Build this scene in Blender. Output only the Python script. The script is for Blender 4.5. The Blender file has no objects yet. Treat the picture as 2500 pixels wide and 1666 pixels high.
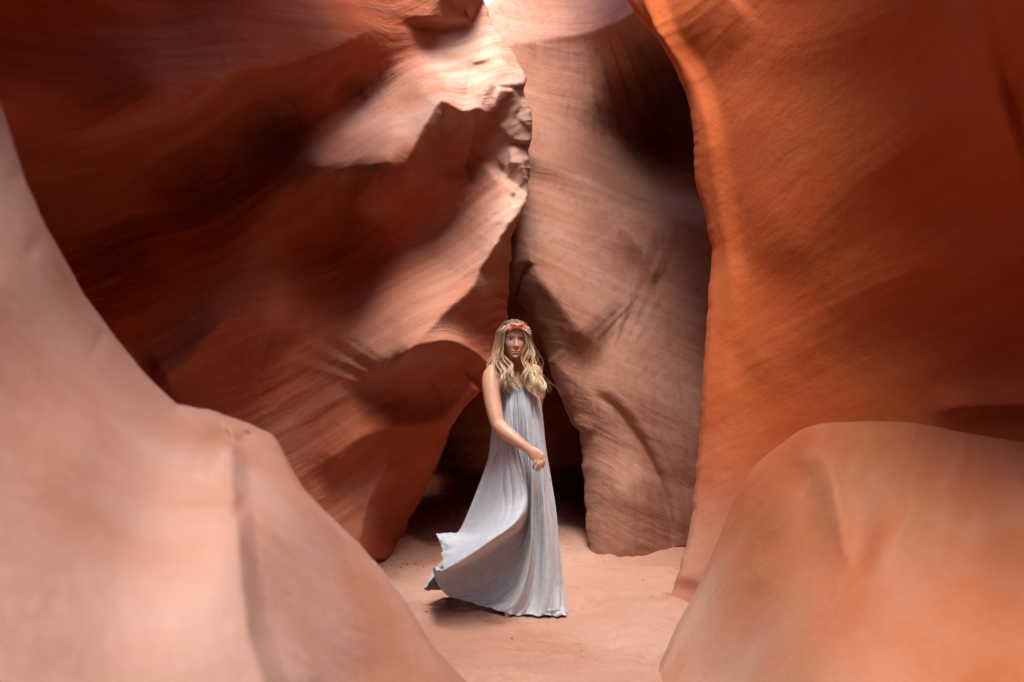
import bpy, bmesh, math, random
import numpy as np
from mathutils import Vector, Matrix, noise as mnoise

R = math.radians
rng = np.random.default_rng(7)
random.seed(7)
C = bpy.context.scene.collection

# ------------------------------------------------------------------ camera
CAM_H = 1.55
FPX = 2430.0                       # focal length in pixels of a 2500 px wide frame (35 mm)
cam_d = bpy.data.cameras.new('camera')
cam_d.sensor_width = 36.0
cam_d.lens = FPX / 2500.0 * 36.0
cam_d.clip_start = 0.05
cam_d.clip_end = 500
cam_d.dof.use_dof = True
cam_d.dof.focus_distance = 6.4
cam_d.dof.aperture_fstop = 1.8
cam = bpy.data.objects.new('camera', cam_d)
C.objects.link(cam)
cam.location = (0, 0, CAM_H)
cam.rotation_euler = (R(90), 0, 0)
bpy.context.scene.camera = cam

# ------------------------------------------------------------------ world, sun, exposure
SUN_EL, SUN_AZ = R(69), R(178)     # azimuth clockwise from +Y: behind the camera
world = bpy.data.worlds.new('World')
bpy.context.scene.world = world
world.use_nodes = True
wn = world.node_tree
sky = wn.nodes.new('ShaderNodeTexSky')
sky.sky_type = 'NISHITA'
sky.sun_disc = False
sky.sun_elevation = SUN_EL
sky.sun_rotation = SUN_AZ
sky.air_density = 1.0
sky.dust_density = 1.5
wn.links.new(sky.outputs[0], wn.nodes['Background'].inputs[0])
wn.nodes['Background'].inputs[1].default_value = 0.15
sun_d = bpy.data.lights.new('sun', 'SUN')
sun_d.energy = 2.3
sun_d.angle = R(40)
sun_d.color = (1.0, 0.955, 0.91)
sun = bpy.data.objects.new('sun', sun_d)
C.objects.link(sun)
sd = Vector((math.sin(SUN_AZ) * math.cos(SUN_EL), math.cos(SUN_AZ) * math.cos(SUN_EL), math.sin(SUN_EL)))
sun.rotation_euler = sd.to_track_quat('Z', 'Y').to_euler()
sun.location = (0, 0, 20)

sc = bpy.context.scene
sc.view_settings.view_transform = 'Standard'
sc.view_settings.look = 'None'
sc.view_settings.exposure = 2.68
sc.view_settings.gamma = 1.0
sc.view_settings.use_curve_mapping = False
sc.render.engine = 'CYCLES'
sc.cycles.use_denoising = True
sc.cycles.max_bounces = 8
sc.cycles.diffuse_bounces = 3
sc.cycles.glossy_bounces = 2
sc.cycles.sample_clamp_indirect = 6.0

# ------------------------------------------------------------------ helpers
def P(px, py, d):
    """world point seen at photo pixel (px, py) of the 2500x1666 frame at distance d"""
    return ((px - 1250.0) / FPX * d, d, CAM_H - (py - 833.0) / FPX * d)

def Parr(px, py, d):
    return np.stack([(px - 1250.0) / FPX * d, d + 0 * px, CAM_H - (py - 833.0) / FPX * d], -1)

def smooth(x):
    x = np.clip(x, 0, 1)
    return x * x * (3 - 2 * x)

_perm = rng.permutation(256)
_perm = np.concatenate([_perm, _perm, _perm])
_grad = rng.normal(size=(256, 3)); _grad /= np.linalg.norm(_grad, axis=1)[:, None]
def perlin(p):
    i = np.floor(p).astype(int); f = p - i; i &= 255
    u = f * f * f * (f * (f * 6 - 15) + 10)
    out = 0
    for dx in (0, 1):
        wx = u[..., 0] if dx else 1 - u[..., 0]
        for dy in (0, 1):
            wy = u[..., 1] if dy else 1 - u[..., 1]
            for dz in (0, 1):
                wz = u[..., 2] if dz else 1 - u[..., 2]
                h = _perm[_perm[_perm[i[..., 0] + dx] + i[..., 1] + dy] + i[..., 2] + dz]
                g = _grad[h]
                out = out + wx * wy * wz * (g[..., 0] * (f[..., 0] - dx) + g[..., 1] * (f[..., 1] - dy) + g[..., 2] * (f[..., 2] - dz))
    return out
def fbm(p, oct=4, gain=0.5):
    a, s, out = 1.0, 1.0, 0
    for _ in range(oct):
        out = out + a * perlin(p * s + 11.3 * _); a *= gain; s *= 2.03
    return out

def tps(pts):
    """smooth thin-plate surface depth(px, py) through the given (px, py, depth) points"""
    a = np.array(pts, float); xy = a[:, :2] / 1000.0; v = a[:, 2]; n = len(a)
    def U(r2): return 0.5 * r2 * np.log(r2 + 1e-9)
    d2 = ((xy[:, None] - xy[None]) ** 2).sum(-1)
    K = U(d2) + 1e-4 * np.eye(n)
    Pm = np.c_[np.ones(n), xy]
    A = np.block([[K, Pm], [Pm.T, np.zeros((3, 3))]])
    w = np.linalg.solve(A, np.r_[v, 0, 0, 0])
    def f(px, py):
        out = w[n] + w[n + 1] * px / 1000 + w[n + 2] * py / 1000
        for k in range(n):
            out = out + w[k] * U((px / 1000 - xy[k, 0]) ** 2 + (py / 1000 - xy[k, 1]) ** 2)
        return out
    return f

def cr_interp(pts, n):
    """Catmull-Rom through control points"""
    p = np.array(pts, float); m = len(p)
    e = np.concatenate([[2 * p[0] - p[1]], p, [2 * p[-1] - p[-2]]], 0)
    t = np.linspace(0, m - 1, n); i = np.minimum(t.astype(int), m - 2); f = (t - i)
    sh = (-1,) + (1,) * (p.ndim - 1); f = f.reshape(sh)
    p0, p1, p2, p3 = e[i], e[i + 1], e[i + 2], e[i + 3]
    return 0.5 * (2 * p1 + (p2 - p0) * f + (2 * p0 - 5 * p1 + 4 * p2 - p3) * f ** 2 + (3 * p1 - p0 - 3 * p2 + p3) * f ** 3)

def ledge(px, py, poly, A, Wa, Wb, fade=(60, 60), p=1.4, q=2.0, soft=3.0):
    """a ridge along poly: grows out slowly on the left-hand side over Wa, falls back on the right-hand side over Wb"""
    pl = cr_interp(np.array(poly, float), 3 * len(poly) - 2); m = len(pl)
    A = np.interp(np.linspace(0, 1, m), np.linspace(0, 1, np.size(A)), np.atleast_1d(A))
    Wa = np.interp(np.linspace(0, 1, m), np.linspace(0, 1, np.size(Wa)), np.atleast_1d(Wa))
    Wb = np.interp(np.linspace(0, 1, m), np.linspace(0, 1, np.size(Wb)), np.atleast_1d(Wb))
    seg = np.linalg.norm(np.diff(pl, axis=0), axis=1); acc = np.r_[0, np.cumsum(seg)]
    best = np.full(px.shape, 1e9); sgn = np.ones(px.shape); pos = np.zeros(px.shape)
    over = np.zeros(px.shape)
    for k in range(m - 1):
        ax, ay = pl[k]; dx, dy = pl[k + 1] - pl[k]; L2 = dx * dx + dy * dy
        tr = ((px - ax) * dx + (py - ay) * dy) / L2
        t = np.clip(tr, 0, 1)
        d = np.hypot(px - ax - t * dx, py - ay - t * dy)
        cr = dx * (py - ay) - dy * (px - ax)
        b = d < best - 1e-6
        best = np.where(b, d, best); sgn = np.where(b, np.where(cr >= 0, 1, -1), sgn)
        pos = np.where(b, acc[k] + t * seg[k], pos)
    Ai, Wai, Wbi = (np.interp(pos, acc, q_) for q_ in (A, Wa, Wb))
    f = 0
    for o, wt in ((-1.5, 0.12), (-0.75, 0.22), (0, 0.32), (0.75, 0.22), (1.5, 0.12)):
        s_ = sgn * best + o * soft
        f = f + wt * np.where(s_ < 0, np.clip(1 + s_ / Wai, 0, 1) ** q, np.clip(1 - s_ / Wbi, 0, 1) ** p)
    e = smooth(pos / max(fade[0], 1)) * smooth((acc[-1] - pos) / max(fade[1], 1))
    return Ai * f * e

def lobe(px, py, poly, A, roll, far, near):
    """left-hand side stands forward and rolls away towards the line, right-hand side lies behind it"""
    up = ledge(px, py, poly, A, [far], [near], (60, 5), p=1.0, q=0.6)
    k = ledge(px, py, poly, [1.0], [roll], [near], (60, 5), p=1.0, q=2.0)
    return up * (1 - 0.5 * k)

def bump(px, py, cx, cy, sx, sy, ang, A):
    c, s = math.cos(R(ang)), math.sin(R(ang))
    u = (px - cx) * c + (py - cy) * s; v = -(px - cx) * s + (py - cy) * c
    return A * np.exp(-0.5 * ((u / sx) ** 2 + (v / sy) ** 2))

def curve1(keys, x, sm=0):
    k = np.array(keys, float)
    k = k[np.argsort(k[:, 0])]
    if sm:
        xs = np.linspace(k[0, 0], k[-1, 0], 1200); ys = np.interp(xs, k[:, 0], k[:, 1])
        w = max(1, int(sm / (xs[1] - xs[0]))); ker = np.hanning(2 * w + 3)[1:-1]; ker /= ker.sum()
        ys = np.convolve(np.pad(ys, (len(ker) // 2,) * 2, mode='reflect', reflect_type='odd'), ker, 'valid')
        return np.interp(x, xs, ys)
    return np.interp(x, k[:, 0], k[:, 1])

def grid_mesh(name, V, mat, closed_u=False, smooth_shade=True):
    """V: rows x cols x 3 -> one mesh"""
    r, c = V.shape[:2]
    idx = np.arange(r * c).reshape(r, c)
    if closed_u:
        idx = np.c_[idx, idx[:, :1]]
    q = np.stack([idx[:-1, :-1], idx[:-1, 1:], idx[1:, 1:], idx[1:, :-1]], -1).reshape(-1, 4)
    me = bpy.data.meshes.new(name)
    me.vertices.add(r * c); me.vertices.foreach_set('co', V.reshape(-1).astype(np.float32))
    me.loops.add(q.size); me.loops.foreach_set('vertex_index', q.reshape(-1).astype(np.int32))
    me.polygons.add(len(q)); me.polygons.foreach_set('loop_start', np.arange(0, q.size, 4, dtype=np.int32))
    me.update(calc_edges=True); me.validate()
    if smooth_shade:
        me.polygons.foreach_set('use_smooth', np.ones(len(me.polygons), bool))
    if mat: me.materials.append(mat)
    return me

def link(name, me, parent=None):
    o = bpy.data.objects.new(name, me); C.objects.link(o)
    if parent: o.parent = parent
    return o

def tag(o, label=None, cat=None, group=None, kind=None):
    if label: o['label'] = label
    if cat: o['category'] = cat
    if group: o['group'] = group
    if kind: o['kind'] = kind
    return o

# ------------------------------------------------------------------ materials
def mat_new(name):
    m = bpy.data.materials.new(name); m.use_nodes = True
    nt = m.node_tree; b = nt.nodes['Principled BSDF']
    return m, nt, b

def N(nt, t, **kw):
    n = nt.nodes.new(t)
    for k, v in kw.items():
        setattr(n, k, v)
    return n

def rock_mat(name, c_dark, c_mid, c_light, rot=(0, 0.6, 0), strata=1.0, grain=1.0, varnish=0.0, rough=0.92, band=0.55, worn=None, spread=(0.34, 0.68)):
    m, nt, b = mat_new(name); L = nt.links.new
    tc = N(nt, 'ShaderNodeTexCoord')
    mp = N(nt, 'ShaderNodeMapping'); mp.inputs['Rotation'].default_value = rot
    L(tc.outputs['Object'], mp.inputs[0])
    # slow warp so the bedding is never ruler straight
    wz = N(nt, 'ShaderNodeTexNoise'); wz.inputs['Scale'].default_value = 0.9; wz.inputs['Detail'].default_value = 3
    L(mp.outputs[0], wz.inputs['Vector'])
    ad = N(nt, 'ShaderNodeMixRGB', blend_type='LINEAR_LIGHT'); ad.inputs[0].default_value = 0.10
    L(mp.outputs[0], ad.inputs[1]); L(wz.outputs['Color'], ad.inputs[2])
    st = N(nt, 'ShaderNodeMapping'); st.inputs['Scale'].default_value = (0.5, 0.5, 9.0)
    L(ad.outputs[0], st.inputs[0])
    n1 = N(nt, 'ShaderNodeTexNoise'); n1.inputs['Scale'].default_value = 1.6; n1.inputs['Detail'].default_value = 9; n1.inputs['Roughness'].default_value = 0.62
    L(st.outputs[0], n1.inputs['Vector'])
    st2 = N(nt, 'ShaderNodeMapping'); st2.inputs['Scale'].default_value = (1.6, 1.6, 22.0)
    L(ad.outputs[0], st2.inputs[0])
    n2 = N(nt, 'ShaderNodeTexNoise'); n2.inputs['Scale'].default_value = 3.0; n2.inputs['Detail'].default_value = 6; n2.inputs['Roughness'].default_value = 0.6
    L(st2.outputs[0], n2.inputs['Vector'])
    big = N(nt, 'ShaderNodeTexNoise'); big.inputs['Scale'].default_value = 1.1; big.inputs['Detail'].default_value = 5
    L(tc.outputs['Object'], big.inputs['Vector'])
    mx = N(nt, 'ShaderNodeMath', operation='MULTIPLY_ADD'); mx.inputs[1].default_value = band
    L(n1.outputs['Fac'], mx.inputs[0])
    h2 = N(nt, 'ShaderNodeMath', operation='MULTIPLY'); h2.inputs[1].default_value = 1 - band
    L(big.outputs['Fac'], h2.inputs[0]); L(h2.outputs[0], mx.inputs[2])
    cr = N(nt, 'ShaderNodeValToRGB')
    cr.color_ramp.elements[0].position = spread[0]; cr.color_ramp.elements[0].color = (*c_dark, 1)
    cr.color_ramp.elements[1].position = spread[1]; cr.color_ramp.elements[1].color = (*c_light, 1)
    e = cr.color_ramp.elements.new(0.5); e.color = (*c_mid, 1)
    L(mx.outputs[0], cr.inputs[0])
    col = cr.outputs[0]
    fine = N(nt, 'ShaderNodeTexNoise'); fine.inputs['Scale'].default_value = 160; fine.inputs['Detail'].default_value = 4; fine.inputs['Roughness'].default_value = 0.7
    L(tc.outputs['Object'], fine.inputs['Vector'])
    mm = N(nt, 'ShaderNodeMixRGB', blend_type='OVERLAY'); mm.inputs[0].default_value = 0.22
    L(col, mm.inputs[1]); L(fine.outputs['Fac'], mm.inputs[2]); col = mm.outputs[0]
    if varnish > 0:      # vertical mineral drip streaks
        vm = N(nt, 'ShaderNodeMapping'); vm.inputs['Scale'].default_value = (9, 9, 0.35)
        L(tc.outputs['Object'], vm.inputs[0])
        vn = N(nt, 'ShaderNodeTexNoise'); vn.inputs['Scale'].default_value = 2.2; vn.inputs['Detail'].default_value = 5
        L(vm.outputs[0], vn.inputs['Vector'])
        vr = N(nt, 'ShaderNodeMapRange'); vr.inputs[1].default_value = 0.5; vr.inputs[2].default_value = 0.72; vr.inputs[3].default_value = 0; vr.inputs[4].default_value = varnish
        L(vn.outputs['Fac'], vr.inputs[0])
        vx = N(nt, 'ShaderNodeMixRGB'); vx.inputs[2].default_value = (0.19, 0.085, 0.055, 1)
        L(vr.outputs[0], vx.inputs[0]); L(col, vx.inputs[1]); col = vx.outputs[0]
    if worn:             # paler where the mesh says so: broken grey skin, dust and painted light
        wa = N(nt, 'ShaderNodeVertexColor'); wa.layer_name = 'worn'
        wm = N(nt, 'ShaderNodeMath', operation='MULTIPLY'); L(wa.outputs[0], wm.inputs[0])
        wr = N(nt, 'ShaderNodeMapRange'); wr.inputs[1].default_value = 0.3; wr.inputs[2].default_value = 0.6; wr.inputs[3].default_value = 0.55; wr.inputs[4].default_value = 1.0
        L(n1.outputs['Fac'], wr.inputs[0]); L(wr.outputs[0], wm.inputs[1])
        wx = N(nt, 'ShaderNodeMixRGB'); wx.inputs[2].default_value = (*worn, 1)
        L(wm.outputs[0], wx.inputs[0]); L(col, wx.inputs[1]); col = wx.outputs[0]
    L(col, b.inputs['Base Color'])
    b.inputs['Roughness'].default_value = rough
    b.inputs['Specular IOR Level'].default_value = 0.25
    # relief: bedding, fine bedding, pits and sand grain
    bp = N(nt, 'ShaderNodeBump'); bp.inputs['Strength'].default_value = 0.55 * strata; bp.inputs['Distance'].default_value = 0.035
    L(n1.outputs['Fac'], bp.inputs['Height'])
    bp2 = N(nt, 'ShaderNodeBump'); bp2.inputs['Strength'].default_value = 0.65 * strata; bp2.inputs['Distance'].default_value = 0.012
    L(n2.outputs['Fac'], bp2.inputs['Height']); L(bp.outputs[0], bp2.inputs['Normal'])
    med = N(nt, 'ShaderNodeTexNoise'); med.inputs['Scale'].default_value = 26; med.inputs['Detail'].default_value = 6; med.inputs['Roughness'].default_value = 0.65
    L(ad.outputs[0], med.inputs['Vector'])
    bp3 = N(nt, 'ShaderNodeBump'); bp3.inputs['Strength'].default_value = 0.5 * grain; bp3.inputs['Distance'].default_value = 0.012
    L(med.outputs['Fac'], bp3.inputs['Height']); L(bp2.outputs[0], bp3.inputs['Normal'])
    bp4 = N(nt, 'ShaderNodeBump'); bp4.inputs['Strength'].default_value = 0.6 * grain; bp4.inputs['Distance'].default_value = 0.003
    L(fine.outputs['Fac'], bp4.inputs['Height']); L(bp3.outputs[0], bp4.inputs['Normal'])
    L(bp4.outputs[0], b.inputs['Normal'])
    return m

M = {}
def shade(c, k=0.56): return tuple(q * k for q in c)
def rock3(name, a, b_, c, **kw): return rock_mat(name, shade(a), shade(b_), shade(c), **kw)
M['rock_left'] = rock3('red_sandstone', (0.42, 0.076, 0.020), (0.56, 0.13, 0.047), (0.66, 0.265, 0.16), rot=(0.2, 0.62, 0.0), strata=0.8, band=0.4, worn=(0.42, 0.265, 0.20))  # worn: tone of the broken grey skin and of the painted light
M['rock_back'] = rock3('drip_stained_sandstone', (0.40, 0.16, 0.092), (0.56, 0.26, 0.165), (0.66, 0.375, 0.27), rot=(0.1, -0.45, 0.2), varnish=0.45, strata=0.5, band=0.4)
M['rock_right'] = rock3('orange_sandstone', (0.66, 0.120, 0.026), (0.76, 0.165, 0.040), (0.80, 0.21, 0.066), rot=(0.1, 0.5, 0.3), strata=0.18, grain=0.6, band=0.35, worn=(0.46, 0.235, 0.155))
M['rock_pale'] = rock3('pale_sandstone', (0.54, 0.235, 0.145), (0.59, 0.31, 0.225), (0.63, 0.37, 0.285), rot=(0.5, 0.35, 0.2), strata=0.25, grain=1.0, band=0.2, spread=(0.39, 0.61))
M['rock_dome'] = rock3('peach_sandstone', (0.70, 0.180, 0.058), (0.76, 0.245, 0.098), (0.80, 0.32, 0.17), rot=(0.2, 0.9, 0.3), strata=0.4, grain=1.0, band=0.4, spread=(0.38, 0.62), worn=(0.46, 0.265, 0.185))  # worn: paler tone of the painted hazy light
M['sand'] = rock3('fine_sand', (0.72, 0.36, 0.24), (0.80, 0.435, 0.305), (0.86, 0.50, 0.365), rot=(0, 0, 0), strata=0.15, grain=2.0, band=0.1, spread=(0.38, 0.62))

# ------------------------------------------------------------------ canyon floor
def floor_z(x, y):
    p = np.stack([x * 0.9, y * 0.9, 0 * x], -1)
    z = 0.05 * fbm(p, 3) + 0.020 * fbm(p * 6 + 5, 3) + 0.008 * fbm(p * 22, 3)
    near = np.exp(-((x) ** 2 + (y - 5.5) ** 2) / 0.8)     # level where the person stands
    return z * (1 - 0.6 * near)
gx, gy = np.meshgrid(np.r_[np.linspace(-5, -1.32, 60), np.linspace(-1.3, 1.3, 240), np.linspace(1.32, 5, 60)], np.r_[np.linspace(-7, 3.9, 120), np.linspace(3.93, 8.2, 330), np.linspace(8.25, 13, 60)])
gz = floor_z(gx, gy)
# sand banked up against the foot of the left wall
gz += 0.10 * np.exp(-(((gx + 0.9) / 0.25) ** 2 + ((gy - 7.45) / 0.25) ** 2)) * (1 + 0.5 * fbm(np.stack([gx * 9, gy * 9, 0 * gx], -1), 3))
gz += 0.07 * np.exp(-(((gx - 0.95) / 0.3) ** 2 + ((gy - 5.75) / 0.35) ** 2)) + 0.05 * np.exp(-((gy - 7.5 + 0.15 * gx) / 0.22) ** 2) * smooth((gx - 0.45) / 0.3)
frng = np.random.default_rng(5)
for _ in range(70):           # worn footprints
    fx, fy, fa = frng.uniform(-1.0, 1.1), frng.uniform(4.2, 7.6), frng.uniform(0, 3.14)
    u_ = (gx - fx) * math.cos(fa) + (gy - fy) * math.sin(fa); v_ = -(gx - fx) * math.sin(fa) + (gy - fy) * math.cos(fa)
    rr_ = (u_ / 0.13) ** 2 + (v_ / 0.05) ** 2
    gz += frng.uniform(0.006, 0.014) * (-np.exp(-rr_ ** 2) + 0.5 * np.exp(-((np.sqrt(rr_) - 1.35) / 0.3) ** 2))
fl = link('canyon_floor', grid_mesh('canyon_floor', np.stack([gx, gy, gz], -1), M['sand']))
tag(fl, 'fine pink sand floor of the slot canyon', kind='structure')

# ------------------------------------------------------------------ rock masses
def relief_side(name, mat, edge, far, side, py0, py1, cols, rows, depth, wrap=(34, 1.6, 14), roll=(40, 0.12),
                jag=3.0, jag_s=14.0, top=None, disp=None, edge_sm=10, zmin=-0.3, s_pow=0.8):
    """a rock face whose visible edge runs down the picture; far = the pixel column where it leaves the frame"""
    py = np.linspace(py0, py1, rows)
    ex = curve1(edge, py, edge_sm)
    jp = np.stack([py / (jag_s * 4), 0 * py + 3.1 + side, 0 * py], -1)
    ex = ex + jag * fbm(jp, 5, 0.65) * 2
    s = np.linspace(0, 1, cols) ** s_pow
    px = far + (ex[:, None] - far) * s[None]
    PY = np.repeat(py[:, None], cols, 1)
    d = depth(px, PY)
    e = np.abs(px - ex[:, None])
    r = np.clip(1 - e / roll[0], 0, 1)
    d = d + roll[1] * (1 - np.sqrt(np.clip(1 - r * r, 0, 1)))
    nw = wrap[2]; th = np.linspace(0, 1, nw + 1)[1:]
    wpx = ex[:, None] - side * wrap[0] * th[None] ** 1.3
    wd = d[:, -1:] + wrap[1] * th[None]
    px = np.c_[px, wpx]; PY = np.c_[PY, np.repeat(py[:, None], nw, 1)]; d = np.c_[d, wd]
    V = Parr(px, PY, d)
    if disp is not None: V = disp(V)
    if top is not None:
        x_t, z_t, n, lean = top           # carry the face on upwards and over, out of the picture
        base = V[0]; ups = []
        for k in range(1, n + 1):
            t = k / n
            z = base[:, 2] + (z_t - base[:, 2]) * t
            w = np.sin(np.clip(t / 0.6, 0, 1) * np.pi / 2) ** lean - 0.9 * smooth((t - 0.65) / 0.35)
            xt = x_t(base[:, 1]) if callable(x_t) else x_t
            x = base[:, 0] + (xt - base[:, 0]) * w
            q = np.stack([x, base[:, 1], z], -1)
            q[:, 0] += 0.25 * fbm(q * 0.8, 3) * min(1, t * 4)
            ups.append(q)
        V = np.concatenate([np.array(ups[::-1]), V], 0)
    return link(name, grid_mesh(name, V, mat))

def strata_disp(n, amp, freq, warp=0.08, fine=0.006):
    n = np.array(n, float); n /= np.linalg.norm(n)
    def f(V):
        w = V + warp * np.stack([fbm(V * 0.7 + 3, 2), fbm(V * 0.7 + 9, 2), fbm(V * 0.7 + 17, 2)], -1)
        s = w @ n
        q = np.stack([s * freq, (V[..., 0] + V[..., 1]) * 0.5, V[..., 2] * 0.3], -1)
        h = amp * fbm(q, 4, 0.55) + fine * fbm(V * 9, 3)
        ray = V - np.array([0, 0, CAM_H]); ray /= np.linalg.norm(ray, axis=-1, keepdims=True)
        return V - ray * h[..., None]
    return f

def worn_lit_layer(o, k):
    wc = np.ones((len(k), 4), np.float32); wc[:, :3] = np.clip(k, 0, 1)[:, None]
    o.data.color_attributes.new('worn', 'FLOAT_COLOR', 'POINT').data.foreach_set('color', wc.reshape(-1))
def mesh_co(o):
    co = np.empty(len(o.data.vertices) * 3, np.float32); o.data.vertices.foreach_get('co', co); return co.reshape(-1, 3)

# --- left wall with the hooked buttress
L_base = tps([
    (-900, -900, 2.0), (-900, 0, 2.2), (-900, 900, 2.2), (-900, 1900, 2.3),
    (-300, -900, 3.0), (-300, 0, 3.3), (-300, 800, 3.4), (-300, 1700, 3.6),
    (0, 0, 4.1), (0, 250, 4.2), (0, 520, 5.4), (0, 1000, 4.3), (100, 1600, 4.6),
    (400, -300, 4.9), (400, 0, 5.1), (400, 230, 5.1), (430, 430, 6.5), (400, 700, 5.85), (400, 1000, 5.8), (400, 1450, 5.8),
    (650, 150, 5.75), (650, 320, 6.85), (650, 500, 6.4), (650, 700, 6.3),
    (800, -300, 6.4), (800, 0, 6.3), (820, 90, 6.2), (850, 215, 6.98), (900, 300, 6.65), (950, 390, 6.25), (760, 280, 6.75), (770, 395, 6.3), (800, 470, 6.5), (800, 620, 6.75), (800, 900, 6.35), (780, 1150, 6.3), (800, 1400, 6.2),
    (1050, -200, 7.0), (1050, 0, 7.0), (1050, 200, 6.75), (1090, 400, 7.05), (1040, 560, 7.15), (1050, 760, 6.75), (1020, 1100, 6.95), (980, 1350, 7.35),
    (1200, -200, 7.5), (1180, 0, 7.45), (1240, 200, 7.05), (1290, 350, 7.1), (1270, 550, 7.1), (1240, 750, 7.35), (1200, 930, 7.35), (1100, 1050, 7.3), (990, 1300, 7.5), (990, 1450, 7.5)])
def L_depth(px, py):
    d = L_base(px, py)
    h = 0
    h = h + ledge(px, py, [(960, 40), (860, 95), (800, 130), (700, 165), (560, 190), (470, 235), (400, 262), (250, 312), (100, 345), (-200, 420)], [0.1, 0.7, 0.9, 0.9, 0.7], [260, 300], [120, 200, 300], (120, 50), soft=5)
    h = h + ledge(px, py, [(1010, 395), (930, 398), (870, 408), (760, 430), (600, 470), (420, 560), (200, 640)], [0.26, 0.28, 0.2], [190, 170], [170, 280], (60, 200), p=1.8, soft=26)
    h = h + ledge(px, py, [(1225, 305), (1200, 285), (1170, 262), (1130, 272), (1078, 246), (1040, 300), (1000, 380), (960, 420), (900, 462), (850, 505), (815, 560)][::-1], [0.1, 0.25, 0.42, 0.45, 0.12], [120, 160, 110], [150, 190, 190, 110], (120, 50))
    h = h + ledge(px, py, [(925, 985), (945, 930), (1000, 850), (1060, 790), (1105, 745), (1155, 700), (1168, 660), (1190, 630), (1220, 580), (1255, 535), (1300, 480)], [0.3, 0.45, 0.5, 0.5, 0.3], [300, 240, 200], [110, 150, 130, 90], (110, 20), q=1.35)
    h = h + ledge(px, py, [(955, 905), (1000, 852), (1045, 838), (1090, 831), (1140, 846), (1200, 888), (1245, 920)], [0.2, 0.3, 0.28], [60, 50], [150, 170, 130], (70, 30))
    h = h + ledge(px, py, [(800, 1190), (830, 1120), (870, 1080), (920, 1054), (980, 1040), (1030, 1036), (1080, 1024), (1120, 995), (1180, 945)], [0.12, 0.22, 0.3, 0.3], [120, 90], [110, 120, 110], (80, 20), soft=7)
    h = h + ledge(px, py, [(876, 1370), (884, 1290), (900, 1230), (920, 1185), (948, 1140), (985, 1085)], [0.3, 0.3, 0.2], [120, 80], [120, 110], (10, 90))
    h = h + ledge(px, py, [(1066, 70), (1072, 0), (1100, -40), (1140, -46), (1195, -20)], [0.3, 0.5, 0.45], [120], [120, 170, 150], (30, 20), p=1.2)
    h = h + ledge(px, py, [(1150, 250), (1175, 216), (1200, 205), (1245, 208), (1290, 206)], [0.06, 0.11, 0.08], [80], [60, 50], (30, 5))
    h = h + ledge(px, py, [(700, 700), (800, 650), (900, 590), (1000, 540), (1090, 470), (1140, 420)], [0.06, 0.12, 0.08], [90], [120, 70], (80, 50), p=2, soft=20)
    h = h + ledge(px, py, [(360, 930), (450, 880), (540, 790), (640, 770), (740, 800)], [0.2, 0.38, 0.2], [120], [280], (50, 80), p=1.5, soft=10)
    h = h - bump(px, py, 1115, 60, 45, 60, 5, 0.15)
    rough = np.clip(bump(px, py, 1190, 215, 75, 95, 40, 1.1) + bump(px, py, 1265, 420, 40, 110, 5, 0.8), 0, 1)
    rs = np.random.default_rng(21); num = 0; den = 1e-12
    for _ in range(46):                       # broken facets
        cx_, cy_ = rs.uniform(1060, 1320), rs.uniform(90, 560); gx_, gy_ = rs.normal(0, 0.0011, 2); a_ = rs.normal(0, 0.013)
        wt = np.exp(-(((px - cx_) / 13) ** 2 + ((py - cy_) / 16) ** 2))
        wt = (1.0 / (((px - cx_) / 26) ** 2 + ((py - cy_) / 32) ** 2 + 0.02)) ** 7
        num = num + wt * (a_ + gx_ * (px - cx_) + gy_ * (py - cy_)); den = den + wt
    h = h + rough * (num / den + 0.012 * fbm(np.stack([px / 30, py / 34, 0 * px], -1), 4, 0.5))
    h = h + bump(px, py, 950, 330, 110, 45, -25, 0.10)
    return d - h
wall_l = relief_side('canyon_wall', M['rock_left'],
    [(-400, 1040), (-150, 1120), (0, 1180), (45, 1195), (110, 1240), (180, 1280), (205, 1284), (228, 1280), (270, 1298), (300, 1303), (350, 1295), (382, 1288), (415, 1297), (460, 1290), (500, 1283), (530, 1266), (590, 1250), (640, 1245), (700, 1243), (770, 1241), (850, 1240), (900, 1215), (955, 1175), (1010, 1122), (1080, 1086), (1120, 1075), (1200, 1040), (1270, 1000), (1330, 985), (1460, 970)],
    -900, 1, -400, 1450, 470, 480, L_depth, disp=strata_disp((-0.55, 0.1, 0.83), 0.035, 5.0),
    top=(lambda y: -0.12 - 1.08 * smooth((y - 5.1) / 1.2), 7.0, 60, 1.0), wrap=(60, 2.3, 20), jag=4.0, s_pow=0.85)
co = np.empty(len(wall_l.data.vertices) * 3, np.float32); wall_l.data.vertices.foreach_get('co', co); co = co.reshape(-1, 3)
wpx = 1250 + co[:, 0] / co[:, 1] * FPX; wpy = 833 - (co[:, 2] - CAM_H) / co[:, 1] * FPX
wk = np.clip(1.3 * bump(wpx, wpy, 1170, 170, 95, 110, 35, 1.0) + bump(wpx, wpy, 1262, 420, 45, 150, 10, 0.9) + bump(wpx, wpy, 1060, 700, 300, 75, -48, 0.45) + bump(wpx, wpy, 930, 300, 150, 60, -25, 0.8), 0, 1) * np.clip(0.9 + 0.8 * fbm(co * 3.0, 3), 0, 1)  # broken grey skin on the buttress; light painted along the stripe and lens
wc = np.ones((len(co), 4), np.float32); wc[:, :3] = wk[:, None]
wall_l.data.color_attributes.new('worn', 'FLOAT_COLOR', 'POINT').data.foreach_set('color', wc.reshape(-1))  # 'worn' holds the grey skin and the painted light
tag(wall_l, 'red sandstone wall with a hooked buttress and dark undercut bands', kind='structure')

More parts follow.
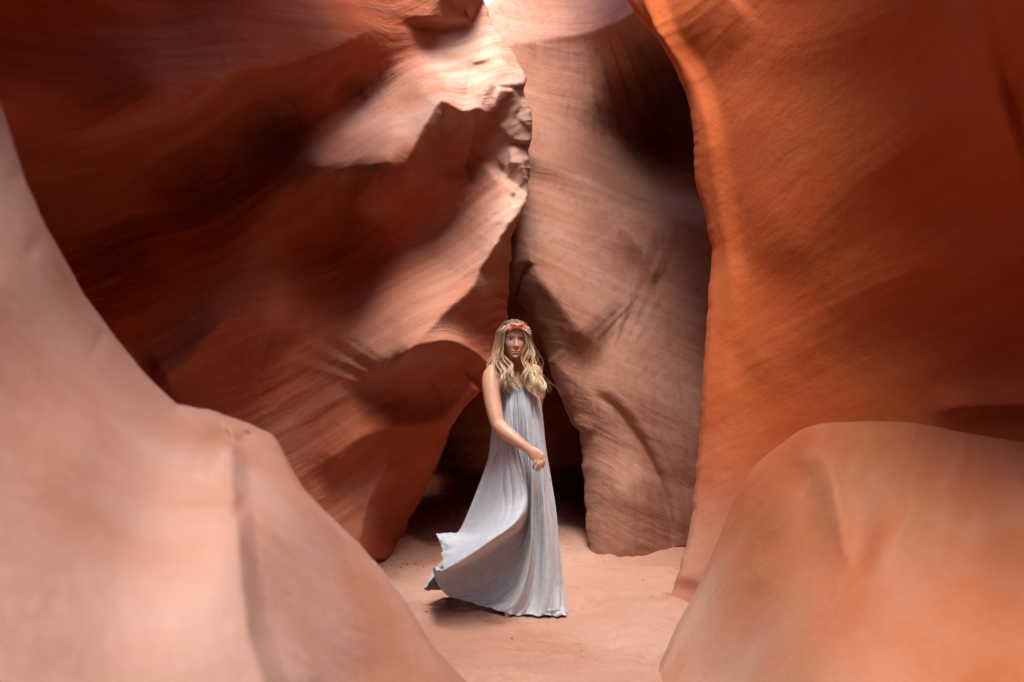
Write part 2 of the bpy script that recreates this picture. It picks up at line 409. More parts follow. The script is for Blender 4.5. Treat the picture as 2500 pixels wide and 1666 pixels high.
# --- back wall
B_base = tps([
    (1100, -600, 10.4), (1100, 0, 9.6), (1100, 400, 8.8), (1240, 300, 8.7), (1240, 600, 8.2), (1260, 720, 7.95),
    (1330, 860, 7.75), (1400, 1040, 7.6), (1430, 1200, 7.45), (1437, 1350, 7.28), (1437, 1500, 7.2),
    (1300, 0, 9.8), (1300, 200, 9.2), (1300, 420, 8.6), (1450, 0, 9.6), (1450, 250, 9.0), (1450, 450, 8.4), (1450, 650, 8.0), (1450, 850, 7.6), (1450, 1000, 7.4), (1520, 1200, 7.15), (1520, 1350, 7.1),
    (1650, 0, 8.5), (1640, 260, 9.8), (1640, 400, 9.5), (1540, 280, 9.3), (1650, 500, 8.3), (1650, 650, 7.85), (1650, 850, 7.6), (1650, 1050, 7.45), (1660, 1200, 7.4), (1670, 1345, 7.35), (1670, 1500, 7.3),
    (2000, -600, 8.9), (2000, 0, 8.4), (2000, 700, 7.6), (2000, 1500, 7.2), (1450, -600, 10.2)])
def B_depth(px, py):
    d = B_base(px, py); h = 0
    h = h + ledge(px, py, [(1180, 112), (1250, 108), (1320, 97), (1420, 80), (1500, 55), (1560, 20), (1640, -40)], [0.15, 0.35, 0.95, 1.2], [200], [90, 190, 330, 400], (30, 10), p=1.3)
    h = h + ledge(px, py, [(1900, 560), (1640, 535), (1560, 520), (1500, 492), (1400, 428), (1295, 378), (1200, 350)], [0.25, 0.25, 0.12, 0.05], [260, 200, 120], [70, 60, 30], (10, 20), p=1.5) * 0
    h = h + ledge(px, py, [(1200, 345), (1295, 378), (1400, 428), (1500, 492), (1560, 520), (1640, 535), (1900, 560)], [0.06, 0.10, 0.18, 0.22], [40, 50, 90, 130], [160, 200], (20, 10), p=2.2, q=1.4, soft=8)
    h = h + ledge(px, py, [(1225, 655), (1250, 650), (1292, 632), (1310, 668), (1345, 715), (1400, 785), (1450, 840), (1500, 880)], [0.25, 0.4, 0.38, 0.3, 0.15], [170, 230], [90, 120, 140], (5, 120), p=1.5, q=1.4, soft=10)
    h = h + ledge(px, py, [(1240, 560), (1290, 600), (1292, 650)], [0.02, 0.05, 0.05], [40], [30], (10, 10))
    h = h + lobe(px, py, [(1440, 925), (1480, 940), (1520, 965), (1560, 1010), (1610, 1090), (1650, 1180), (1672, 1270), (1676, 1340)], [0.06, 0.16, 0.22, 0.24, 0.22, 0.16], 110, 420, 34)
    h = h + ledge(px, py, [(1345, 870), (1372, 905), (1420, 945), (1480, 985)], [0.03, 0.04, 0.02], [60], [60], (10, 60), p=1.6)
    h = h + ledge(px, py, [(1392, 1040), (1420, 1045), (1450, 1065)], [0.03, 0.06, 0.03], [40], [30], (10, 20))
    h = h + ledge(px, py, [(1500, 540), (1560, 600), (1600, 700)], [0.06, 0.1, 0.05], [80], [80], (30, 40), p=1.8)
    h = h + bump(px, py, 1400, 690, 70, 60, 40, 0.10)
    return d - h
wall_b = relief_side('canyon_wall', M['rock_back'],
    [(-500, 1560), (-100, 1260), (-20, 1216), (8, 1196), (30, 1170), (80, 1140), (300, 1180), (560, 1215), (640, 1228), (690, 1236), (720, 1258), (770, 1290), (820, 1315), (880, 1336), (930, 1352), (985, 1375), (1040, 1394), (1050, 1412), (1120, 1420), (1200, 1428), (1290, 1430), (1350, 1437), (1430, 1440)],
    2000, -1, -500, 1430, 340, 460, B_depth, disp=strata_disp((0.35, 0.1, 0.9), 0.02, 3.0),
    top=(lambda y: 1.6 + 0 * y, 8.5, 30, 1.2), wrap=(60, 2.8, 18), jag=3.5, s_pow=0.9)
tag(wall_b, 'drip stained sandstone wall with a lit lobe behind the person', kind='structure')

# --- right wall
Rr_base = tps([
    (1500, -400, 6.4), (1530, 0, 6.25), (1650, 170, 6.2), (1695, 400, 6.15), (1738, 610, 6.1), (1722, 850, 6.0), (1695, 1200, 5.85), (1630, 1490, 5.73), (1620, 1600, 5.7),
    (1850, -400, 5.4), (1850, 0, 5.6), (1850, 300, 5.65), (1850, 600, 5.7), (1850, 900, 5.65), (1850, 1200, 5.5), (1850, 1600, 5.4),
    (2150, -400, 4.4), (2150, 0, 4.7), (2150, 300, 4.95), (2150, 600, 5.1), (2150, 900, 5.15), (2150, 1300, 5.0), (2150, 1700, 4.8),
    (2500, -400, 3.4), (2500, 0, 3.7), (2500, 300, 4.1), (2500, 600, 4.4), (2500, 900, 4.55), (2500, 1300, 4.4), (2500, 1700, 4.2),
    (3000, -400, 2.5), (3000, 200, 2.9), (3000, 900, 3.3), (3000, 1700, 3.2), (3600, 0, 2.1), (3600, 900, 2.3), (3600, 1700, 2.3)])
def Rr_depth(px, py):
    d = Rr_base(px, py); h = 0
    # rounded arris just inside the edge
    h = h + ledge(px, py, [(1560, -60), (1605, 75), (1640, 130), (1690, 200), (1725, 320), (1745, 450), (1765, 560), (1785, 690), (1775, 800), (1765, 950), (1745, 1150), (1730, 1300), (1690, 1450)], [0.07, 0.09, 0.09, 0.06, 0.03], [46], [260], (30, 40), p=1.6, q=1.2, soft=6)
    h = h + ledge(px, py, [(1600, 95), (1700, 50), (1800, -30)], [0.10, 0.06], [110], [130], (10, 40), p=2, soft=40)
    h = h + ledge(px, py, [(1830, 690), (1900, 625), (1990, 545), (2120, 430), (2300, 320), (2500, 260)], [0.02, 0.10, 0.15, 0.17], [420], [300, 420], (160, 60), p=1.8, soft=40)
    h = h + ledge(px, py, [(1780, 880), (1950, 790), (2150, 690), (2350, 640), (2600, 600)], [0.04, 0.09, 0.15], [220], [220], (80, 60), p=1.8, soft=40)
    h = h + ledge(px, py, [(2260, 1010), (2340, 992), (2420, 986), (2560, 985), (2800, 980)], [0.05, 0.07, 0.08], [60], [110], (60, 10), p=2, q=1.2)
    h = h + ledge(px, py, [(1730, 40), (1900, 110), (2100, 60), (2300, -40)], [0.03, 0.06, 0.08], [150], [160], (60, 60), p=1.8, soft=40)
    return d - h
wall_r = relief_side('canyon_wall', M['rock_right'],
    [(-500, 1330), (-150, 1470), (0, 1530), (70, 1580), (92, 1603), (170, 1650), (240, 1680), (330, 1693), (440, 1697), (500, 1714), (560, 1727), (610, 1738), (660, 1736), (720, 1730), (830, 1722), (950, 1715), (1080, 1705), (1200, 1695), (1290, 1684), (1400, 1657), (1450, 1638), (1490, 1612), (1520, 1586), (1560, 1560), (1700, 1540)],
    3600, -1, -500, 1700, 400, 440, Rr_depth, disp=strata_disp((-0.5, 0.1, 0.85), 0.010, 2.2, fine=0.004),
    top=(lambda y: 0.6 + 0.75 * smooth((y - 3.3) / 1.3) - 0.9 * smooth((y - 6.25) / 0.4), 7.0, 60, 1.0), wrap=(50, 3.8, 24), jag=2.5, s_pow=0.75, roll=(16, 0.08))
co = mesh_co(wall_r)
worn_lit_layer(wall_r, smooth((1.55 - co[:, 2] - 0.55 * (co[:, 0] - 0.85)) / 1.5) * (0.8 + 0.6 * fbm(co * 2.0, 3)))     # pale dust thrown up from the path
tag(wall_r, 'smooth orange sandstone wall curving over from the right', kind='structure')

# --- rocks seen over their top edge
def relief_top(name, mat, edge, bottom, px0, px1, cols, rows, depth, roll=(40, 0.2), jag=2.0, edge_sm=14, disp=None, back=0.5, seed=0.0, drop=0.25):
    px = np.linspace(px0, px1, cols)
    ey = curve1(edge, px, edge_sm)
    ey = ey + jag * fbm(np.stack([px / 60, 0 * px + seed, 0 * px], -1), 4, 0.6) * 2
    t = np.linspace(0, 1, rows) ** 1.15
    PY = ey[None] + (bottom - ey[None]) * t[:, None]
    PX = np.repeat(px[None], rows, 0)
    d = depth(PX, PY)
    r = np.clip(1 - (PY - ey[None]) / roll[0], 0, 1)
    d = d + roll[1] * (1 - np.sqrt(np.clip(1 - r * r, 0, 1)))
    V = Parr(PX, PY, d)
    if disp is not None: V = disp(V)
    top = V[0].copy(); bk = []
    nb = 26
    ray = top - np.array([0, 0, CAM_H]); ray[:, 2] = 0; ray /= np.linalg.norm(ray, axis=1)[:, None]
    for k in range(1, nb + 1):                     # the far side, falling away to the sand
        u = k / nb
        q = top + ray * (back * math.sin(u * math.pi / 2)) 
        slope = (top[:, 2] - CAM_H) / np.linalg.norm(top - np.array([0, 0, CAM_H]), axis=1)
        q[:, 2] = top[:, 2] + np.minimum(slope, 0.0) * back * math.sin(u * math.pi / 2) * 1.1 - (top[:, 2] + drop) * (1 - math.cos(u * math.pi / 2)) - 0.01 * u
        q += 0.03 * fbm(q * 3, 2)[:, None] * u
        bk.append(q)
    low = V[-1].copy(); dn = []
    for k in range(1, 9):                          # the near side, down to the sand below the frame
        u = k / 8
        q = low.copy(); q[:, 2] = low[:, 2] + (-drop - low[:, 2]) * u
        dn.append(q)
    V = np.concatenate([np.array(bk[::-1]), V, np.array(dn)], 0)
    return link(name, grid_mesh(name, V, mat))

F_base = tps([
    (-900, 0, 1.7), (-900, 800, 1.3), (-900, 1900, 0.95), (0, 245, 2.7), (0, 700, 1.9), (0, 1200, 1.35), (0, 1666, 1.05), (0, 1900, 0.95),
    (200, 710, 2.75), (200, 1100, 1.8), (200, 1666, 1.2), (430, 985, 2.8), (430, 1300, 1.9), (430, 1666, 1.4), (560, 1030, 2.9), (560, 1300, 2.0), (590, 1666, 1.6), (590, 1900, 1.5),
    (690, 1100, 2.95), (700, 1300, 2.4), (740, 1666, 1.9), (870, 1320, 3.05), (870, 1666, 2.4), (1000, 1480, 3.1), (1000, 1900, 2.3), (1140, 1666, 3.15), (1140, 1900, 2.9), (1300, 1900, 3.2)])
def F_depth(px, py):
    d = F_base(px, py); h = 0
    crease = [(655, 1700), (640, 1640), (612, 1560), (600, 1480), (588, 1380), (580, 1290), (570, 1200), (566, 1130), (566, 1075)]
    h = h + ledge(px, py, crease, [0.17, 0.15, 0.14, 0.14], [420, 320, 120], [48, 44, 40], (10, 30), p=1.3, q=1.6)
    h = h - ledge(px, py, [(480, 1160), (520, 1085), (560, 1055)], [0.05, 0.075], [60], [50], (30, 10), p=1.5, soft=6)
    h = h + ledge(px, py, [(430, 985), (520, 1060), (545, 1100), (500, 1180)], [0.03, 0.07, 0.05], [100], [60], (30, 30), p=1.6)
    h = h - ledge(px, py, [(572, 1120), (585, 1085), (606, 1052)], [0.04, 0.055], [30], [30], (8, 8), p=1.5, soft=6)
    for (x, y, s, a) in ((40, 425, 16, 0.03), (85, 600, 18, 0.03), (240, 835, 16, 0.02), (585, 1240, 14, 0.03)):
        h = h - bump(px, py, x, y, s * 0.7, s * 1.5, 25, a)
    return d - h
def F_disp(V):
    h = 0.020 * fbm(V * 2.6, 4) + 0.005 * fbm(V * 12, 3)
    W = V.copy(); W[..., 1] -= h; return W
rock_f = relief_top('rock', M['rock_pale'],
    [(-900, -700), (-300, -330), (-60, 80), (0, 245), (60, 440), (110, 550), (200, 710), (300, 845), (380, 940), (430, 987), (460, 993), (520, 1003), (600, 1032), (655, 1055), (675, 1072), (690, 1102), (740, 1190), (800, 1255), (870, 1320), (940, 1400), (1000, 1482), (1060, 1580), (1140, 1666), (1260, 1780), (1330, 1850)],
    2000, -900, 1330, 360, 300, F_depth, disp=F_disp, back=0.45, jag=2.0, edge_sm=12, roll=(30, 0.1))
tag(rock_f, 'pale creased sandstone rock sloping down across the near left corner, out of focus', 'rock')

D_base = tps([
    (1480, 1850, 4.4), (1590, 1680, 4.55), (1650, 1530, 4.72), (1700, 1440, 4.75), (1760, 1300, 4.75), (1830, 1155, 4.7), (1900, 1090, 4.65), (1960, 1045, 4.6), (2050, 1030, 4.5), (2200, 1030, 4.3), (2330, 1050, 4.1), (2500, 1080, 3.8), (2900, 1150, 3.1),
    (1750, 1666, 4.0), (1850, 1400, 4.1), (1900, 1250, 4.2), (2000, 1150, 4.15), (2000, 1300, 3.85), (2000, 1500, 3.4), (2000, 1666, 3.0), (2250, 1150, 3.8), (2250, 1350, 3.3), (2250, 1666, 2.55), (2500, 1250, 3.2), (2500, 1450, 2.7), (2500, 1666, 2.2), (2500, 1950, 1.9), (2000, 1950, 2.6), (2900, 1500, 2.2), (2900, 1950, 1.7), (1600, 1950, 3.6)])
def D_depth(px, py):
    d = D_base(px, py); h = 0
    h = h + ledge(px, py, [(1930, 1150), (1960, 1122), (1990, 1112), (2015, 1120), (2030, 1150), (2045, 1220), (2060, 1320), (2080, 1420)], [0.06, 0.09, 0.10, 0.05], [60], [70, 80], (60, 90), p=1.6, soft=9)
    h = h + ledge(px, py, [(2170, 1180), (2160, 1260), (2150, 1330), (2140, 1420)], [0.03, 0.05, 0.03], [70], [50], (30, 50), p=1.8, soft=12)
    h = h + ledge(px, py, [(1870, 1330), (1910, 1270), (1950, 1190)], [0.02, 0.03], [60], [70], (50, 40), p=1.8, soft=14)
    h = h - bump(px, py, 2400, 1330, 60, 120, 0, 0.06)
    return d - h
def D_disp(V):
    h = 0.022 * fbm(V * 2.2 + 7, 4) + 0.004 * fbm(V * 12, 3)
    W = V.copy(); W[..., 1] -= h; return W
rock_d = relief_top('rock', M['rock_dome'],
    [(1480, 1870), (1540, 1760), (1590, 1668), (1650, 1532), (1700, 1440), (1760, 1300), (1800, 1205), (1830, 1152), (1870, 1112), (1900, 1090), (1930, 1066), (1960, 1046), (2000, 1034), (2050, 1030), (2130, 1029), (2200, 1030), (2260, 1037), (2330, 1052), (2420, 1068), (2500, 1080), (2900, 1150)],
    2000, 1480, 2900, 330, 280, D_depth, disp=D_disp, back=0.6, jag=0.8, edge_sm=18, roll=(40, 0.15), seed=5.0)
co = np.empty(len(rock_d.data.vertices) * 3, np.float32); rock_d.data.vertices.foreach_get('co', co); co = co.reshape(-1, 3)
worn_lit_layer(rock_d, smooth((1.0 - co[:, 2] - 0.45 * (co[:, 0] - 0.75)) / 0.75) * (0.85 + 0.6 * fbm(co * 2.5, 3)))   # hazy light painted in as a paler tone, low and to the left
tag(rock_d, 'smooth rounded peach sandstone hump with a small hollow near its crest', 'rock')

# --- the dark passage behind, and the canyon behind the camera
def plan_wall(name, mat, plan, prof, n_u, n_v, z0, z1, disp_a=0.15, label=''):
    """wall running along a plan polyline; prof(t) moves it sideways with height"""
    pl = np.array(plan, float)
    acc = np.r_[0, np.cumsum(np.linalg.norm(np.diff(pl, axis=0), axis=1))]
    s = np.linspace(0, acc[-1], n_u)
    x = np.interp(s, acc, pl[:, 0]); y = np.interp(s, acc, pl[:, 1])
    k = np.hanning(19); k /= k.sum()
    x = np.convolve(np.pad(x, 9, mode='edge'), k, 'valid'); y = np.convolve(np.pad(y, 9, mode='edge'), k, 'valid')
    dx, dy = np.gradient(x), np.gradient(y); l = np.hypot(dx, dy) + 1e-9
    nx, ny = dy / l, -dx / l
    t = np.linspace(0, 1, n_v)
    off = np.array([prof(q) for q in t])
    X = x[None] + nx[None] * off[:, None]; Y = y[None] + ny[None] * off[:, None]
    Z = (z0 + (z1 - z0) * t)[:, None] + 0 * X
    V = np.stack([X, Y, Z], -1)
    h = disp_a * (fbm(V * np.array([0.7, 0.7, 1.0]), 4) + 0.5 * fbm(V * np.array([0.8, 0.8, 3.0]) + 31, 3))
    V[..., 0] += nx[None] * h; V[..., 1] += ny[None] * h
    o = link(name, grid_mesh(name, V, mat))
    return tag(o, label, kind='structure')

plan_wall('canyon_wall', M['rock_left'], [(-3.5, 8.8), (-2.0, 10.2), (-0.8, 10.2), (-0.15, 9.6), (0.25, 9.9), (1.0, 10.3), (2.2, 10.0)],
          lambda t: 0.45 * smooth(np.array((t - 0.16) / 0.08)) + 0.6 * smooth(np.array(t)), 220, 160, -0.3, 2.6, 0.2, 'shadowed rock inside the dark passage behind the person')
vault = lambda t: float(np.interp(t, [0, 0.25, 0.45, 0.65, 0.8, 1.0], [0.1, 0.0, 0.3, 1.4, 1.6, 1.0]))
plan_wall('canyon_wall', M['rock_left'], [(-1.2, -9), (-1.9, -6), (-2.3, -3), (-2.2, 0), (-2.0, 2.6), (-2.35, 3.6)],
          vault, 200, 140, -0.3, 7.0, 0.3, 'canyon wall rising on the left behind the camera')
plan_wall('canyon_wall', M['rock_right'], [(3.5, 3.2), (2.6, 1.8), (2.5, 0), (2.2, -3), (1.7, -6), (0.2, -9.2), (-1.6, -9)],
          vault, 200, 140, -0.3, 7.0, 0.3, 'canyon wall rising on the right behind the camera')

# ------------------------------------------------------------------ the person
OFF = 0.20                      # distance added to every point of the figure
def Q(px, py, d): return np.array(P(px, py, d + OFF))

def vcol_mat(name, rough=0.5, sub=0.0, spec=0.4, bump=None, sheen=0.0):
    m, nt, b = mat_new(name); L = nt.links.new
    a = N(nt, 'ShaderNodeVertexColor'); a.layer_name = 'tint'
    L(a.outputs[0], b.inputs['Base Color'])
    b.inputs['Roughness'].default_value = rough
    b.inputs['Specular IOR Level'].default_value = spec
    b.inputs['Subsurface Weight'].default_value = sub
    b.inputs['Subsurface Radius'].default_value = (0.012, 0.005, 0.003)
    if bump:
        tc = N(nt, 'ShaderNodeTexCoord'); nz = N(nt, 'ShaderNodeTexNoise'); nz.inputs['Scale'].default_value = bump[0]; nz.inputs['Detail'].default_value = 4
        L(tc.outputs['Object'], nz.inputs['Vector'])
        bp = N(nt, 'ShaderNodeBump'); bp.inputs['Strength'].default_value = bump[1]; bp.inputs['Distance'].default_value = bump[2]
        L(nz.outputs['Fac'], bp.inputs['Height']); L(bp.outputs[0], b.inputs['Normal'])
    return m
M['skin'] = vcol_mat('skin', 0.46, 0.08, 0.45, (260, 0.15, 0.002))
M['hair'] = vcol_mat('hair', 0.42, 0, 0.5)
M['hair'].node_tree.nodes['Principled BSDF'].inputs['Anisotropic'].default_value = 0.4

def tint(me, cols):
    a = me.color_attributes.new('tint', 'FLOAT_COLOR', 'POINT')
    c = np.ones((len(me.vertices), 4), np.float32); c[:, :3] = cols
    a.data.foreach_set('color', c.reshape(-1))

def frames(pts, up=None):
    pts = np.array(pts, float)
    t = np.gradient(pts, axis=0); t /= np.linalg.norm(t, axis=1)[:, None] + 1e-12
    a = np.zeros_like(pts); b = np.zeros_like(pts)
    ref = np.array(up if up is not None else (0.3, -0.9, 0.2), float)
    for k in range(len(pts)):
        r = ref - t[k] * (ref @ t[k])
        if np.linalg.norm(r) < 1e-4: r = np.cross(t[k], (1, 0, 0.2))
        r /= np.linalg.norm(r); a[k] = r; b[k] = np.cross(t[k], r)
        if up is None: ref = r
    return t, a, b

class MB:
    def __init__(s): s.v, s.f, s.c = [], [], []
    def add(s, v, f, c=None):
        o = sum(len(q) for q in s.v); s.v.append(np.array(v)); s.f += [[i + o for i in q] for q in f]
        s.c.append(np.broadcast_to(np.array(c if c is not None else (0.5, 0.5, 0.5), float), (len(v), 3)))
    def tube(s, pts, rad, n=14, up=None, sub=0, col=None, cap=True):
        pts = np.array(pts, float); rad = np.array(rad, float)
        if rad.ndim == 1: rad = np.stack([rad, rad], -1)
        if sub: pts = cr_interp(pts, sub); rad = np.maximum(cr_interp(rad, sub), 1e-4)
        m = len(pts); t, a, b = frames(pts, up)
        if cap:    # rounded ends
            r0, r1 = rad[0].mean(), rad[-1].mean()
            P0 = [pts[0] - t[0] * r0 * q for q in (0.95, 0.7, 0.4)]; P1 = [pts[-1] + t[-1] * r1 * q for q in (0.4, 0.7, 0.95)]
            k = [0.25, 0.7, 0.92]
            pts = np.concatenate([P0, pts, P1]); rad = np.concatenate([[rad[0] * q for q in k], rad, [rad[-1] * q for q in k[::-1]]])
            a = np.concatenate([[a[0]] * 3, a, [a[-1]] * 3]); b = np.concatenate([[b[0]] * 3, b, [b[-1]] * 3]); m += 6
        th = np.linspace(0, 2 * np.pi, n, endpoint=False)
        V = pts[:, None] + a[:, None] * (np.cos(th)[None, :, None] * rad[:, None, :1]) + b[:, None] * (np.sin(th)[None, :, None] * rad[:, None, 1:])
        F = [[i * n + j, i * n + (j + 1) % n, (i + 1) * n + (j + 1) % n, (i + 1) * n + j] for i in range(m - 1) for j in range(n)]
        F.append(list(range(n))[::-1]); F.append([(m - 1) * n + j for j in range(n)])
        if col is not None and np.ndim(col) == 2:
            cc = np.array([np.interp(np.linspace(0, 1, m), np.linspace(0, 1, len(col)), np.array(col)[:, q]) for q in range(3)]).T
            col = np.repeat(cc[:, None], n, 1).reshape(-1, 3)
        s.add(V.reshape(-1, 3), F, col)
    def ball(s, c, r, n=8, col=None):
        r = np.broadcast_to(np.array(r, float), (3,))
        ph = np.linspace(0.12, np.pi - 0.12, n); th = np.linspace(0, 2 * np.pi, n * 2, endpoint=False)
        V = np.array([[math.sin(a) * math.cos(b) * r[0], math.sin(a) * math.sin(b) * r[1], math.cos(a) * r[2]] for a in ph for b in th]) + np.array(c)
        m = n * 2
        F = [[i * m + j, (i + 1) * m + j, (i + 1) * m + (j + 1) % m, i * m + (j + 1) % m] for i in range(n - 1) for j in range(m)]
        F.append(list(range(m))); F.append([(n - 1) * m + j for j in range(m)][::-1])
        s.add(V, F, col)
    def mesh(s, name, mat=None, colors=False):
        me = bpy.data.meshes.new(name); v = np.concatenate(s.v)
        me.from_pydata(v.tolist(), [], s.f); me.update()
        me.polygons.foreach_set('use_smooth', np.ones(len(me.polygons), bool))
        if mat: me.materials.append(mat)
        if colors: tint(me, np.concatenate(s.c))
        return me

# ---- head, in its own axes: x to the picture's right, y towards the viewer, z up
HC = Q(1254.5, 832, 5.60)
YAW, ROLL, PITCH = R(8), R(2.5), R(-5)
HM = np.array(Matrix.Rotation(YAW, 3, 'Z') @ Matrix.Rotation(ROLL, 3, 'Y') @ Matrix.Rotation(PITCH, 3, 'X'))
FLIP = np.diag([1.0, -1.0, 1.0])
def head_world(p): return (np.asarray(p) @ FLIP.T) @ HM.T * 1.035 + HC
def head_local(w): return ((np.asarray(w) - HC) / 1.035) @ HM @ FLIP
HH = 0.1125
_zz = np.array([-1.0, -0.93, -0.82, -0.62, -0.4, -0.15, 0.1, 0.35, 0.6, 0.8, 0.93, 1.0]) * HH
_w = np.array([0.014, 0.025, 0.035, 0.048, 0.0575, 0.065, 0.0705, 0.073, 0.070, 0.056, 0.036, 0.006])
_f = np.array([0.070, 0.082, 0.088, 0.0885, 0.089, 0.090, 0.091, 0.093, 0.086, 0.066, 0.042, 0.006])
_b = np.array([-0.030, -0.024, -0.010, 0.030, 0.062, 0.080, 0.090, 0.095, 0.090, 0.070, 0.044, 0.006])
def head_shape(th, z, grow=0.0):
    w = np.interp(z, _zz, _w) + grow; f = np.interp(z, _zz, _f) + grow; b = np.interp(z, _zz, _b) + grow
    c, s_ = np.cos(th), np.sin(th)
    y = np.where(c > 0, f * np.sign(c) * np.abs(c) ** 0.8, b * c)
    x = w * np.sign(s_) * np.abs(s_) ** 0.92
    return x, y
def G(x, s): return np.exp(-0.5 * (x / s) ** 2)
def face(x, y, z):
    fr = smooth((y - 0.02) / 0.04)
    n = np.clip((0.010 - z) / 0.046, 0, 1) * np.clip((z + 0.047) / 0.008, 0, 1)
    h = 0.026 * n * G(x, 0.0055 + 0.0030 * np.clip(-z / 0.04, 0, 1))
    h = h + 0.0045 * (G(x - 0.0115, 0.0042) + G(x + 0.0115, 0.0042)) * G(z + 0.038, 0.005)
    for sx in (-1, 1):
        h = h - 0.0105 * G(x - sx * 0.031, 0.0145) * G(z - 0.000, 0.0085)                       # sockets
        h = h + 0.004 * G(x - sx * 0.030, 0.018) * G(z - 0.019, 0.006)                          # brow
        h = h + 0.005 * G(x - sx * 0.041, 0.014) * G(z + 0.032, 0.014)                          # cheek
        h = h - 0.004 * G(x - sx * 0.030, 0.006) * G(z + 0.066, 0.010)                          # smile corner
    h = h + 0.0075 * G(x, 0.017) * G(z + 0.0655, 0.0042) + 0.008 * G(x, 0.014) * G(z + 0.0765, 0.0045)
    h = h - 0.0035 * G(x, 0.020) * G(z + 0.0705, 0.0016)
    h = h - 0.004 * G(x, 0.016) * G(z + 0.087, 0.004) + 0.007 * G(x, 0.016) * G(z + 0.102, 0.009)
    return y + h * fr
zz = np.linspace(-HH, HH, 130); th = np.linspace(-np.pi, np.pi, 160, endpoint=False)
TH, ZZ = np.meshgrid(th, zz)
hx, hy = head_shape(TH, ZZ); hy = face(hx, hy, ZZ)
kz = np.where(ZZ < -0.7 * HH, 0.010 * ((-ZZ / HH - 0.7) / 0.3) ** 2 * np.clip(1 - hy / 0.09, 0, 1), 0)
hv = head_world(np.stack([hx, hy, ZZ + kz], -1))
body = MB()
nz_, nt_ = hv.shape[:2]
hf = [[i * nt_ + j, i * nt_ + (j + 1) % nt_, (i + 1) * nt_ + (j + 1) % nt_, (i + 1) * nt_ + j] for i in range(nz_ - 1) for j in range(nt_)]
hf.append(list(range(nt_))[::-1]); hf.append([(nz_ - 1) * nt_ + j for j in range(nt_)])
body.add(hv.reshape(-1, 3), hf)
for sx in (-1, 1):
    body.ball(head_world((sx * 0.073, -0.008, -0.008)), (0.010, 0.018, 0.030), 8)               # ears
# neck and trunk; the chest is turned towards the picture's right
U = np.array([0.70, 0.71, 0.0])
body.tube([Q(1253, 868, 5.635), Q(1255, 890, 5.645), Q(1258, 915, 5.655)], [(0.050, 0.048), (0.048, 0.047), (0.058, 0.056)], 20, up=U, sub=8)
body.tube([Q(1256, 905, 5.655), Q(1256, 920, 5.65), Q(1258, 945, 5.645), Q(1262, 975, 5.635), Q(1262, 1045, 5.64), Q(1266, 1110, 5.645), Q(1268, 1165, 5.645)],
          [(0.085, 0.055), (0.150, 0.072), (0.158, 0.090), (0.142, 0.104), (0.118, 0.088), (0.160, 0.112), (0.150, 0.112)], 36, up=U, sub=36)
body.tube([Q(1215, 906, 5.56), Q(1256, 902, 5.655), Q(1300, 905, 5.76)], [(0.036, 0.036), (0.050, 0.046), (0.036, 0.036)], 16, sub=12)   # shoulder line
for (px, py, d) in ((1252, 972, 5.56), (1290, 972, 5.59)):
    body.ball(Q(px, py, d), (0.058, 0.055, 0.058), 10)
# right arm, bent across the front
body.tube([Q(1207, 905, 5.53), Q(1200, 920, 5.50), Q(1199, 945, 5.47), Q(1204, 985, 5.43), Q(1211, 1020, 5.39), Q(1217, 1040, 5.37)],
          [(0.042, 0.042), (0.052, 0.052), (0.051, 0.052), (0.047, 0.049), (0.041, 0.043), (0.037, 0.039)], 24, sub=26)
body.tube([Q(1214, 1034, 5.375), Q(1228, 1050, 5.34), Q(1246, 1064, 5.31), Q(1272, 1084, 5.28), Q(1296, 1101, 5.265)],
          [(0.037, 0.039), (0.040, 0.040), (0.038, 0.038), (0.030, 0.029), (0.021, 0.025)], 24, sub=24)
# right hand: palm, four curled fingers and the thumb on its upper side
body.tube([Q(1295, 1100, 5.265), Q(1305, 1108, 5.255), Q(1316, 1118, 5.245)], [(0.017, 0.028), (0.017, 0.036), (0.014, 0.038)], 18, up=(-0.2, -1, 0.1), sub=8)
FING = [[(1307, 1119, 5.250), (1305, 1131, 5.236), (1302, 1141, 5.246), (1303, 1146, 5.262)],
        [(1314, 1121, 5.243), (1313, 1135, 5.228), (1310, 1145, 5.238), (1311, 1150, 5.254)],
        [(1320, 1119, 5.243), (1321, 1133, 5.228), (1318, 1144, 5.236), (1318, 1149, 5.252)],
        [(1326, 1115, 5.247), (1329, 1128, 5.234), (1326, 1138, 5.240), (1325, 1143, 5.256)]]
for k, fp in enumerate(FING):
    body.tube([Q(*q) for q in fp], [0.0086, 0.0075, 0.0066, 0.0055], 10, sub=12)
body.tube([Q(1303, 1103, 5.27), Q(1315, 1104, 5.275), Q(1326, 1112, 5.285), Q(1331, 1120, 5.285)], [0.012, 0.0105, 0.009, 0.0075], 10, sub=12)
# left arm, held behind the back
body.tube([Q(1304, 908, 5.77), Q(1309, 940, 5.80), Q(1306, 990, 5.85), Q(1298, 1036, 5.90), Q(1280, 1080, 5.89), Q(1262, 1120, 5.87)],
          [0.046, 0.050, 0.046, 0.038, 0.034, 0.024], 18, sub=26)
body.tube([Q(1262, 1118, 5.87), Q(1254, 1140, 5.87)], [(0.016, 0.034), (0.013, 0.032)], 14, up=(0, -1, 0))
for k in range(4):
    x0 = 1245 + 6 * k
    body.tube([Q(x0, 1138, 5.87), Q(x0 - 1, 1152, 5.865), Q(x0, 1162, 5.85)], [0.009, 0.008, 0.007], 8)
body.tube([Q(1266, 1122, 5.86), Q(1272, 1136, 5.85), Q(1271, 1146, 5.84)], [0.011, 0.009, 0.008], 8)
